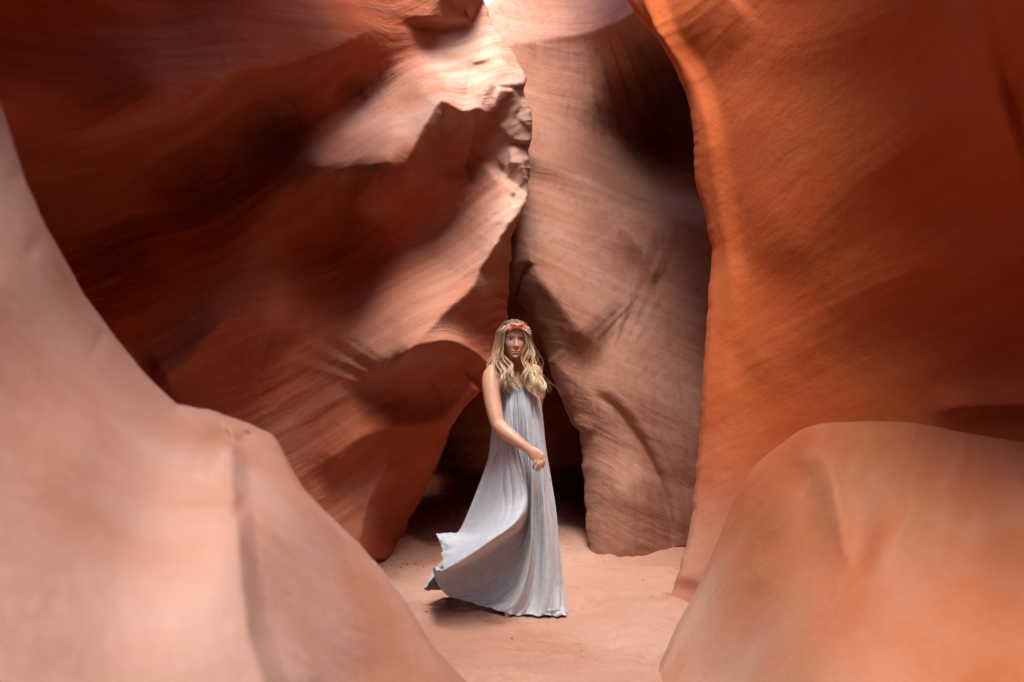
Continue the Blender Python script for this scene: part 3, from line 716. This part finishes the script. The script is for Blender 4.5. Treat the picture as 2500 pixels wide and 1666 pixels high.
# legs and feet
for (hxp, kn, an, toe) in (((1250, 1150, 5.64), (1254, 1318, 5.74), (1268, 1470, 5.60), (1240, 1500, 5.40)), ((1288, 1150, 5.72), (1296, 1315, 5.76), (1304, 1464, 5.76), (1322, 1478, 5.64))):
    hp, kp, ap, tp = Q(*hxp), Q(*kn), Q(*an), Q(*toe)
    body.tube([hp, hp * 0.5 + kp * 0.5, kp, kp * 0.55 + ap * 0.45, ap], [0.085, 0.072, 0.052, 0.050, 0.036], 20, sub=30)
    ap2 = ap.copy(); ap2[2] = 0.042; tp[2] = 0.024
    heel = ap2 + (ap2 - tp) * 0.2; heel[2] = 0.034
    body.tube([heel, ap2, ap2 * 0.5 + tp * 0.5, tp], [(0.030, 0.030), (0.036, 0.034), (0.034, 0.028), (0.034, 0.020)], 16, sub=14, up=(0, 0, 1))
bm_me = body.mesh('body_raw')
tmp = bpy.data.objects.new('tmp_body', bm_me); C.objects.link(tmp)
rm = tmp.modifiers.new('r', 'REMESH'); rm.mode = 'VOXEL'; rm.voxel_size = 0.0028
smd = tmp.modifiers.new('s', 'CORRECTIVE_SMOOTH') if False else tmp.modifiers.new('s', 'SMOOTH'); smd.factor = 0.5; smd.iterations = 2
dg = bpy.context.evaluated_depsgraph_get()
body_me = bpy.data.meshes.new_from_object(tmp.evaluated_get(dg)); body_me.name = 'body'
bpy.data.objects.remove(tmp)
body_me.polygons.foreach_set('use_smooth', np.ones(len(body_me.polygons), bool))
body_me.materials.clear(); body_me.materials.append(M['skin'])
bv = np.empty(len(body_me.vertices) * 3, np.float32); body_me.vertices.foreach_get('co', bv); bv = bv.reshape(-1, 3).astype(float)
lp = head_local(bv)
skin = np.tile(np.array([0.53, 0.28, 0.185]), (len(bv), 1))
skin *= (1 + 0.10 * fbm(bv * 14, 3))[:, None]
def paint(mask, col):
    global skin
    skin = skin * (1 - mask[:, None]) + np.array(col) * mask[:, None]
front = (lp[:, 1] > 0.03) & (np.abs(lp[:, 2]) < 0.13)
x_, z_ = lp[:, 0], lp[:, 2]
for sx in (-1, 1):
    paint(0.35 * front * G(x_ - sx * 0.040, 0.012) * G(z_ + 0.036, 0.012), (0.56, 0.20, 0.13))            # cheek
    paint(0.85 * front * np.clip(1.4 - np.hypot((x_ - sx * 0.031) / 0.0165, (z_ - 0.0055 + 6 * (x_ - sx * 0.029) ** 2) / 0.0052), 0, 1), (0.035, 0.018, 0.012))   # lash line
    paint(0.45 * front * G(x_ - sx * 0.031, 0.015) * G(z_ - 0.002, 0.008), (0.20, 0.09, 0.055))
    paint(0.8 * front * np.clip(1.3 - np.hypot((x_ - sx * 0.031) / 0.019, (z_ - 0.0225 - 0.1 * (np.abs(x_) - 0.031) + 9 * (np.abs(x_) - 0.035) ** 2) / 0.0036), 0, 1), (0.085, 0.045, 0.028))   # eyebrow
lipm = np.clip(1.3 - np.hypot(x_ / 0.025, (z_ + 0.0715 - 10 * x_ ** 2) / 0.0085), 0, 1)
paint(0.8 * front * lipm, (0.50, 0.12, 0.10))
paint(0.75 * front * G(z_ + 0.0705 - 11 * x_ ** 2, 0.0018) * (np.abs(x_) < 0.028), (0.16, 0.05, 0.04))
tint(body_me, np.clip(skin, 0, 1))

person = bpy.data.objects.new('person', None); C.objects.link(person)
base_pt = Vector(Q(1290, 1500, 5.60)); base_pt.z = 0.0
person.location = base_pt; person.empty_display_size = 0.2
tag(person, 'person in a long pale grey-blue strapless dress and beaded orange headband standing on the sand', 'person')
def part(name, me, parent=person):
    o = link(name, me, parent)
    root = person
    o.matrix_parent_inverse = Matrix.Translation(-base_pt) if parent is person else Matrix.Identity(4)
    return o
body_o = part('body', body_me)

# eyes
m, nt, b = mat_new('eyeball'); L = nt.links.new
a = N(nt, 'ShaderNodeVertexColor'); a.layer_name = 'tint'; L(a.outputs[0], b.inputs['Base Color']); b.inputs['Roughness'].default_value = 0.12
M['eye'] = m
for sx in (-1, 1):
    ex = sx * 0.031; x0, y0 = head_shape(np.array(math.asin(min(1, ex / 0.07))), np.array(0.0))
    ctr = np.array([ex, float(y0) - 0.0105 - 0.0030, -0.0005])
    eb = MB(); eb.ball((0, 0, 0), (0.0150, 0.0105, 0.0072), 14)
    vv = np.concatenate(eb.v); col = np.tile(np.array([0.42, 0.36, 0.33]), (len(vv), 1))
    r = np.hypot(vv[:, 0] - 0.0005, vv[:, 2]); col[r < 0.0078] = (0.06, 0.035, 0.02); col[r < 0.004] = (0.004, 0.004, 0.004)
    eb.v = [head_world(vv + ctr)]; eb.c = [col]
    part('eye', eb.mesh('eye', M['eye'], True), body_o)

# ---- dress
DT = {
'A': [(1224,952,5.55),(1222,1000,5.55),(1203,1046,5.58),(1188,1130,5.60),(1153,1230,5.60),(1122,1296,5.58),(1098,1301,5.52),(1080,1303,5.48),(1065,1306,5.45)],
'B': [(1234,947,5.48),(1232,1000,5.44),(1222,1060,5.42),(1215,1140,5.42),(1195,1230,5.40),(1165,1300,5.36),(1130,1322,5.32),(1100,1334,5.32),(1078,1340,5.35)],
'C': [(1245,944,5.44),(1245,1000,5.38),(1248,1070,5.35),(1262,1145,5.32),(1280,1215,5.27),(1262,1272,5.16),(1205,1318,5.08),(1140,1362,5.08),(1079,1392,5.12)],
'D': [(1256,942,5.42),(1257,1000,5.37),(1262,1080,5.35),(1276,1150,5.35),(1289,1225,5.40),(1276,1295,5.46),(1212,1346,5.48),(1130,1390,5.48),(1056,1386,5.46)],
'E': [(1266,941,5.42),(1268,1000,5.37),(1273,1080,5.36),(1284,1160,5.38),(1291,1240,5.46),(1280,1320,5.53),(1235,1385,5.56),(1165,1435,5.56),(1085,1448,5.54)],
'F': [(1276,941,5.43),(1279,1000,5.38),(1284,1080,5.37),(1291,1160,5.39),(1295,1245,5.45),(1290,1330,5.50),(1265,1405,5.52),(1220,1455,5.52),(1168,1476,5.50)],
'G': [(1285,942,5.45),(1289,1000,5.40),(1294,1080,5.38),(1298,1160,5.37),(1299,1250,5.35),(1297,1340,5.34),(1283,1415,5.34),(1258,1470,5.35),(1225,1493,5.37)],
'H': [(1294,943,5.48),(1299,1000,5.43),(1304,1080,5.41),(1306,1160,5.42),(1307,1250,5.44),(1308,1340,5.45),(1303,1420,5.44),(1293,1475,5.42),(1280,1506,5.39)],
'I': [(1303,945,5.53),(1312,1000,5.49),(1318,1080,5.46),(1325,1160,5.45),(1333,1250,5.43),(1340,1340,5.41),(1344,1420,5.39),(1345,1470,5.38),(1345,1505,5.38)],
'J': [(1312,950,5.60),(1323,1000,5.60),(1333,1080,5.60),(1344,1160,5.60),(1357,1250,5.60),(1366,1340,5.58),(1375,1420,5.57),(1381,1470,5.50),(1384,1503,5.42)],
'K': [(1308,953,5.70),(1315,1000,5.72),(1325,1080,5.75),(1335,1160,5.78),(1345,1250,5.82),(1352,1340,5.85),(1358,1400,5.86),(1360,1440,5.86),(1360,1462,5.86)],
'L': [(1280,955,5.76),(1283,1000,5.78),(1288,1080,5.82),(1290,1160,5.86),(1290,1250,5.92),(1288,1330,5.96),(1285,1390,5.98),(1283,1420,5.99),(1282,1440,5.99)],
'M': [(1250,957,5.72),(1246,1000,5.74),(1240,1080,5.78),(1232,1160,5.82),(1215,1250,5.88),(1190,1330,5.90),(1165,1385,5.90),(1145,1415,5.88),(1130,1435,5.88)],
'N': [(1230,956,5.63),(1228,1000,5.65),(1214,1060,5.68),(1200,1140,5.70),(1170,1240,5.72),(1130,1320,5.70),(1085,1375,5.66),(1055,1408,5.62),(1038,1440,5.60)],
'O': [(1226,954,5.59),(1224,1000,5.60),(1206,1052,5.62),(1192,1135,5.64),(1160,1235,5.66),(1128,1308,5.66),(1106,1340,5.64),(1090,1362,5.62),(1082,1380,5.60)]}
ctl = np.array([[Q(*q) for q in DT[k]] for k in DT])           # 14 columns x 9 rows x 3
NV, NU = 300, 600
ctl = cr_interp(ctl.transpose(1, 0, 2), NV)                     # rows refined: NV x 14 x 3
per = np.concatenate([ctl[:, -2:], ctl, ctl[:, :3]], 1)
tU = np.linspace(0, 15, NU, endpoint=False)
iU = tU.astype(int); fU = (tU - iU)[None, :, None]
p0, p1, p2, p3 = per[:, iU + 1], per[:, iU + 2], per[:, iU + 3], per[:, iU + 4]
V = 0.5 * (2 * p1 + (p2 - p0) * fU + (2 * p0 - 5 * p1 + 4 * p2 - p3) * fU ** 2 + (3 * p1 - p0 - 3 * p2 + p3) * fU ** 3)
def nrm(V):
    du = np.roll(V, -1, 1) - np.roll(V, 1, 1); dv = np.gradient(V, axis=0)
    n = np.cross(dv, du); n /= np.linalg.norm(n, axis=-1, keepdims=True) + 1e-12
    return n
n_ = nrm(V)
cen = V.mean(1, keepdims=True)
if ((V - cen) * n_).sum(-1).mean() < 0: n_ = -n_
vv = np.linspace(0, 1, NV)[:, None]; uu = tU[None, :]
ph = 1.7 * uu + 0.9 * fbm(np.stack([uu * 1.1 + 0 * vv, 1.5 * vv + 0 * uu, 0 * uu + 0 * vv], -1), 2) * 2
pl = 1 - np.abs(np.sin(np.pi * ph)) ** 0.5
amp = 0.034 * np.exp(-(vv / 0.42) ** 2) * smooth(vv / 0.05)
pl2 = fbm(np.stack([uu * 1.6 + 2 * vv, 1.2 * vv + 0 * uu + 7, 0 * uu + 0 * vv], -1), 3)
h = -amp * pl + 0.020 * pl2 * smooth(vv / 0.3)
h = h + 0.0012 * fbm(V * 30, 3) * smooth(vv / 0.1)
wr = fbm(np.stack([V[..., 0] * 22 + 6 * V[..., 2], V[..., 1] * 16, V[..., 2] * 34], -1), 3)
hemr = smooth((vv - 0.90) / 0.10) * np.exp(-((uu - 8.3) / 1.1) ** 2)
h = h + 0.028 * wr * hemr + 0.006 * np.sin(uu * 16) * smooth((vv - 0.93) / 0.07)
V = V + n_ * h[..., None]
V[..., 2] = np.maximum(V[..., 2], 0.012 + 0.004 * np.sin(uu * 9))
m, nt, b = mat_new('crinkled_cotton'); L = nt.links.new
tc = N(nt, 'ShaderNodeTexCoord')
mp = N(nt, 'ShaderNodeMapping'); mp.inputs['Scale'].default_value = (1, 1, 0.45); L(tc.outputs['Object'], mp.inputs[0])
nz = N(nt, 'ShaderNodeTexNoise'); nz.inputs['Scale'].default_value = 38; nz.inputs['Detail'].default_value = 6; nz.inputs['Distortion'].default_value = 1.2; L(mp.outputs[0], nz.inputs['Vector'])
nz2 = N(nt, 'ShaderNodeTexNoise'); nz2.inputs['Scale'].default_value = 420; nz2.inputs['Detail'].default_value = 2; L(tc.outputs['Object'], nz2.inputs['Vector'])
cr = N(nt, 'ShaderNodeValToRGB'); cr.color_ramp.elements[0].position = 0.3; cr.color_ramp.elements[0].color = (0.39, 0.41, 0.445, 1); cr.color_ramp.elements[1].position = 0.7; cr.color_ramp.elements[1].color = (0.48, 0.50, 0.54, 1)
L(nz.outputs['Fac'], cr.inputs[0]); L(cr.outputs[0], b.inputs['Base Color'])
b1 = N(nt, 'ShaderNodeBump'); b1.inputs['Strength'].default_value = 0.35; b1.inputs['Distance'].default_value = 0.004; L(nz.outputs['Fac'], b1.inputs['Height'])
b2 = N(nt, 'ShaderNodeBump'); b2.inputs['Strength'].default_value = 0.25; b2.inputs['Distance'].default_value = 0.001; L(nz2.outputs['Fac'], b2.inputs['Height']); L(b1.outputs[0], b2.inputs['Normal']); L(b2.outputs[0], b.inputs['Normal'])
b.inputs['Roughness'].default_value = 0.85; b.inputs['Sheen Weight'].default_value = 0.15; b.inputs['Specular IOR Level'].default_value = 0.2
M['cotton'] = m
dress_me = grid_mesh('dress', V, M['cotton'], closed_u=True)
dress_o = part('dress', dress_me)
sol = dress_o.modifiers.new('thickness', 'SOLIDIFY'); sol.thickness = 0.0014; sol.offset = 0

# ---- hair: a cap over the skull and many wavy locks
hair = MB()
ROOT, MIDC, TIP = np.array([0.115, 0.068, 0.040]), np.array([0.32, 0.19, 0.10]), np.array([0.60, 0.44, 0.265])
rows, cols = 40, 90
cz = np.linspace(HH + 0.004, -0.075, rows)
capv = []
for z in cz:
    t0 = np.interp(z, [-0.075, 0.035, 0.075, 0.095], [R(78), R(68), R(28), 0.0])
    th = np.linspace(t0, 2 * np.pi - t0, cols)
    x, y = head_shape(th, np.array(min(z, HH)) + 0 * th, 0.010)
    g = 0.004 * np.sin(th * 34 + 3 * np.sin(z * 60)) + 0.003 * np.sin(th * 71)
    k = 1 + g / 0.09
    part_dip = 0.006 * np.exp(-(x / 0.010) ** 2) * (y > -0.05)
    capv.append(head_world(np.stack([x * k, y * k, z + 0.006 - part_dip + 0 * th], -1)))
capv = np.array(capv)
cf = [[i * cols + j, (i + 1) * cols + j, (i + 1) * cols + j + 1, i * cols + j + 1] for i in range(rows - 1) for j in range(cols - 1)]
cc = ROOT[None] * (0.8 + 0.6 * rng.random((cols, 1))); cc = np.repeat(cc[None], rows, 0).reshape(-1, 3)
hair.v.append(capv.reshape(-1, 3)); hair.f += cf; hair.c.append(cc)
LO = [(1243,784,5.585),(1222,806,5.565),(1216,834,5.56),(1212,862,5.54),(1210,886,5.50),(1215,912,5.44),(1221,938,5.42),(1230,962,5.41)]
LI = [(1251,787,5.545),(1234,808,5.525),(1229,836,5.52),(1231,864,5.51),(1240,888,5.47),(1251,908,5.42),(1261,932,5.40),(1271,955,5.39)]
RO = [(1260,784,5.585),(1284,806,5.57),(1293,834,5.565),(1299,862,5.55),(1304,890,5.53),(1312,918,5.49),(1328,946,5.46),(1341,972,5.45)]
RI = [(1256,787,5.545),(1275,808,5.53),(1281,836,5.53),(1279,864,5.52),(1277,890,5.47),(1278,914,5.42),(1286,942,5.40),(1301,972,5.39)]
def lock(O, I, w, dd, ln, r, ph, wa, light):
    c = np.array(O, float) * (1 - w) + np.array(I, float) * w
    c[:, 2] += dd
    pts = np.array([Q(*q) for q in c]); pts = cr_interp(pts, 46)
    n = max(12, int(46 * ln)); pts = pts[:n]
    t = np.linspace(0, ln, n)
    env = smooth((t - 0.22) / 0.35)
    pts[:, 0] += wa * env * np.sin(2 * np.pi * (2.6 * t + ph))
    pts[:, 1] += wa * 0.8 * env * np.cos(2 * np.pi * (2.6 * t + ph))
    pts[:, 2] += wa * 0.25 * env * np.sin(2 * np.pi * (3.1 * t + ph * 1.7))
    rad = r * np.interp(t / ln, [0, 0.12, 0.6, 0.88, 1], [0.35, 0.9, 1.0, 0.62, 0.10])
    cols = [ROOT * light, (ROOT * 0.35 + MIDC * 0.65) * light, MIDC * 1.25 * light, TIP * light, TIP * 1.05 * light]
    hair.tube(pts, np.stack([rad, rad * 0.6], -1), 7, col=cols)
for k in range(34):
    s_ = k % 2; O, I = (LO, LI) if s_ == 0 else (RO, RI)
    w0 = (k // 2 + 0.5) / 17 + rng.normal() * 0.03; ph0 = 0.15 + 0.5 * w0 + rng.normal() * 0.10
    wa0 = rng.uniform(0.013, 0.022); ln0 = np.clip(0.95 + 0.06 * rng.normal(), 0.78, 1.0); dd0 = rng.uniform(-0.022, 0.018); li0 = rng.uniform(0.55, 1.1)
    for q in range(9):
        lock(O, I, w0 + rng.normal() * 0.035, dd0 + rng.normal() * 0.005, np.clip(ln0 + rng.normal() * 0.03, 0.7, 1.0), rng.uniform(0.0022, 0.0050), ph0 + rng.normal() * 0.035, wa0 * rng.uniform(0.85, 1.15), li0 * rng.uniform(0.8, 1.2))
for k in range(40):          # hair hanging behind the neck
    w = rng.random(); x = 1224 + 66 * w
    O = [(x, 800, 5.68), (x - 2, 835, 5.70), (x - 4 + 8 * w, 865, 5.70), (x - 6 + 12 * w, 895, 5.70), (x - 6 + 14 * w, 925, 5.72), (x - 4 + 12 * w, 950, 5.74)]
    lock(O, O, 0, 0.02 * rng.random(), rng.uniform(0.7, 1.0), rng.uniform(0.005, 0.009), rng.random(), 0.008, rng.uniform(0.45, 0.85))
for k in range(70):          # loose single strands
    s_ = k % 2; O, I = (LO, LI) if s_ == 0 else (RO, RI)
    lock(O, I, rng.normal() * 0.30 - 0.02, rng.normal() * 0.012, rng.uniform(0.6, 1.0), rng.uniform(0.0009, 0.0015), rng.random(), rng.uniform(0.008, 0.024), rng.uniform(0.9, 1.3))
part('hair', hair.mesh('hair', M['hair'], True))

# ---- headband
nb, nw = 220, 26
tb = np.linspace(-np.pi, np.pi, nb, endpoint=False); wb = np.linspace(-1, 1, nw)
TB, WB = np.meshgrid(tb, wb)
fc = np.abs(np.arctan2(np.sin(TB), np.cos(TB)))                   # 0 at the forehead
cz_ = np.interp(fc, [0, 0.5, 1.1, 1.7, 2.4, np.pi], [0.071, 0.066, 0.048, 0.030, 0.012, 0.006])
wid = np.interp(fc, [0, 0.12, 0.5, 1.0, 2.0, np.pi], [0.0145, 0.0155, 0.0215, 0.022, 0.018, 0.015])
zb = cz_ + WB * wid
bx, by = head_shape(TB, zb, 0.0135)
puff = (1 - WB ** 2) ** 0.6 * 0.006 + 0.0035 * np.sin(WB * 6 + 5 * np.sin(fc * 2.2) + 2 * TB) * (1 - 0.5 * WB ** 2) + 0.007 * np.exp(-(fc / 0.16) ** 2) * (1 - WB ** 2)
rr = np.hypot(bx, by) + 1e-9; bx = bx * (1 + puff / rr); by = by * (1 + puff / rr)
band = np.stack([bx, by, zb], -1)
m, nt, b = mat_new('orange_satin'); L = nt.links.new
tc = N(nt, 'ShaderNodeTexCoord'); nz = N(nt, 'ShaderNodeTexNoise'); nz.inputs['Scale'].default_value = 60; nz.inputs['Detail'].default_value = 3; L(tc.outputs['Object'], nz.inputs['Vector'])
cr = N(nt, 'ShaderNodeValToRGB'); cr.color_ramp.elements[0].position = 0.35; cr.color_ramp.elements[0].color = (0.42, 0.10, 0.05, 1); cr.color_ramp.elements[1].position = 0.65; cr.color_ramp.elements[1].color = (0.62, 0.24, 0.14, 1)
L(nz.outputs['Fac'], cr.inputs[0]); L(cr.outputs[0], b.inputs['Base Color']); b.inputs['Roughness'].default_value = 0.38
M['satin'] = m
hb = part('headband', grid_mesh('headband', head_world(band), M['satin'], closed_u=True))
hb.modifiers.new('thickness', 'SOLIDIFY').thickness = 0.003
tag(hb, 'twisted orange satin headband with pearl beads')
kn = MB()
for s_ in (-1, 1):
    kn.tube([head_world(q) for q in ((-0.030 * s_, 0.100, 0.060), (-0.010 * s_, 0.116, 0.066), (0.010 * s_, 0.117, 0.078), (0.032 * s_, 0.098, 0.084))], [(0.004, 0.009), (0.006, 0.010), (0.006, 0.010), (0.004, 0.009)], 12, sub=16)
part('knot', kn.mesh('knot', M['satin']), hb)
m, nt, b = mat_new('pearl'); b.inputs['Base Color'].default_value = (0.62, 0.55, 0.56, 1); b.inputs['Roughness'].default_value = 0.2; b.inputs['Coat Weight'].default_value = 0.5
M['pearl'] = m
bd = MB()
for k in range(170):
    f = rng.uniform(0.33, 1.75) * (1 if k % 2 else -1); w = rng.uniform(-0.9, 0.9)
    fa = abs(f); z = np.interp(fa, [0, 0.5, 1.1, 1.7, 2.4], [0.071, 0.066, 0.048, 0.030, 0.012]) + w * np.interp(fa, [0, 0.12, 0.5, 1.0, 2.0], [0.0145, 0.0155, 0.0215, 0.022, 0.018])
    x, y = head_shape(np.array(f), np.array(z), 0.0195)
    bd.ball(head_world((float(x), float(y), float(z))), rng.uniform(0.0018, 0.0036), 5)
bo = part('beads', bd.mesh('beads', M['pearl']), hb); bo['kind'] = 'stuff'

# ------------------------------------------------------------------ small litter on the sand
m, nt, b = mat_new('dry_stem'); b.inputs['Base Color'].default_value = (0.42, 0.27, 0.15, 1); b.inputs['Roughness'].default_value = 0.8
M['stem'] = m
def twig(pts, r, label):
    t = MB(); t.tube(pts, np.linspace(r, r * 0.5, len(pts)), 6, sub=12)
    o = link('twig', t.mesh('twig', M['stem'])); tag(o, label, 'twig')
def on_floor(px, py, up=0.004):
    d = CAM_H * FPX / (py - 833.0); x, y, _ = P(px, py, d)
    return np.array([x, y, float(floor_z(np.array(x), np.array(y))) + up])
a0 = on_floor(972, 1372); twig([a0, a0 + (0.004, 0.02, 0.03), a0 + (-0.004, 0.05, 0.10)], 0.0025, 'thin dry stem sticking up by the foot of the left wall')
b0, b1 = on_floor(1010, 1362), on_floor(1062, 1350)
twig([b0, b0 * 0.6 + b1 * 0.4 + (0, 0, 0.012), b1], 0.002, 'thin dry stem lying beside the flying hem of the dress')
c0, c1 = on_floor(1605, 1416), on_floor(1626, 1417)
twig([c0, c1], 0.0022, 'short pale stem lying flat near the right wall')
pb = MB(); pb.ball((0, 0, 0), (1, 0.8, 0.6), 6)
pbv = np.concatenate(pb.v); pbv *= (1 + 0.25 * fbm(pbv * 1.3, 2))[:, None]; pb.v = [pbv]
pb_me = pb.mesh('pebble', M['rock_left'])
SPOTS = [(985, 1377), (995, 1381), (1013, 1381), (978, 1391), (1034, 1387), (1018, 1393), (955, 1384), (1041, 1500), (930, 1350), (950, 1346), (945, 1356), (962, 1350), (1090, 1356), (1600, 1530), (1570, 1425), (1410, 1440), (1545, 1470), (1250, 1560), (1420, 1590)]
for k, (px, py) in enumerate(SPOTS):
    o = link('pebble', pb_me); o.location = on_floor(px, py, 0.002)
    s_ = rng.uniform(0.005, 0.011) * (2.2 if 8 <= k <= 11 else 1); o.scale = (s_, s_, s_); o.rotation_euler = (rng.random(), rng.random(), rng.random() * 6)
    tag(o, ('tiny dark pebble on the sand near the foot of the left wall' if px < 1120 and py < 1420 else 'tiny dark pebble on the open sand beside the dress'), 'pebble', 'pebbles on the sand')
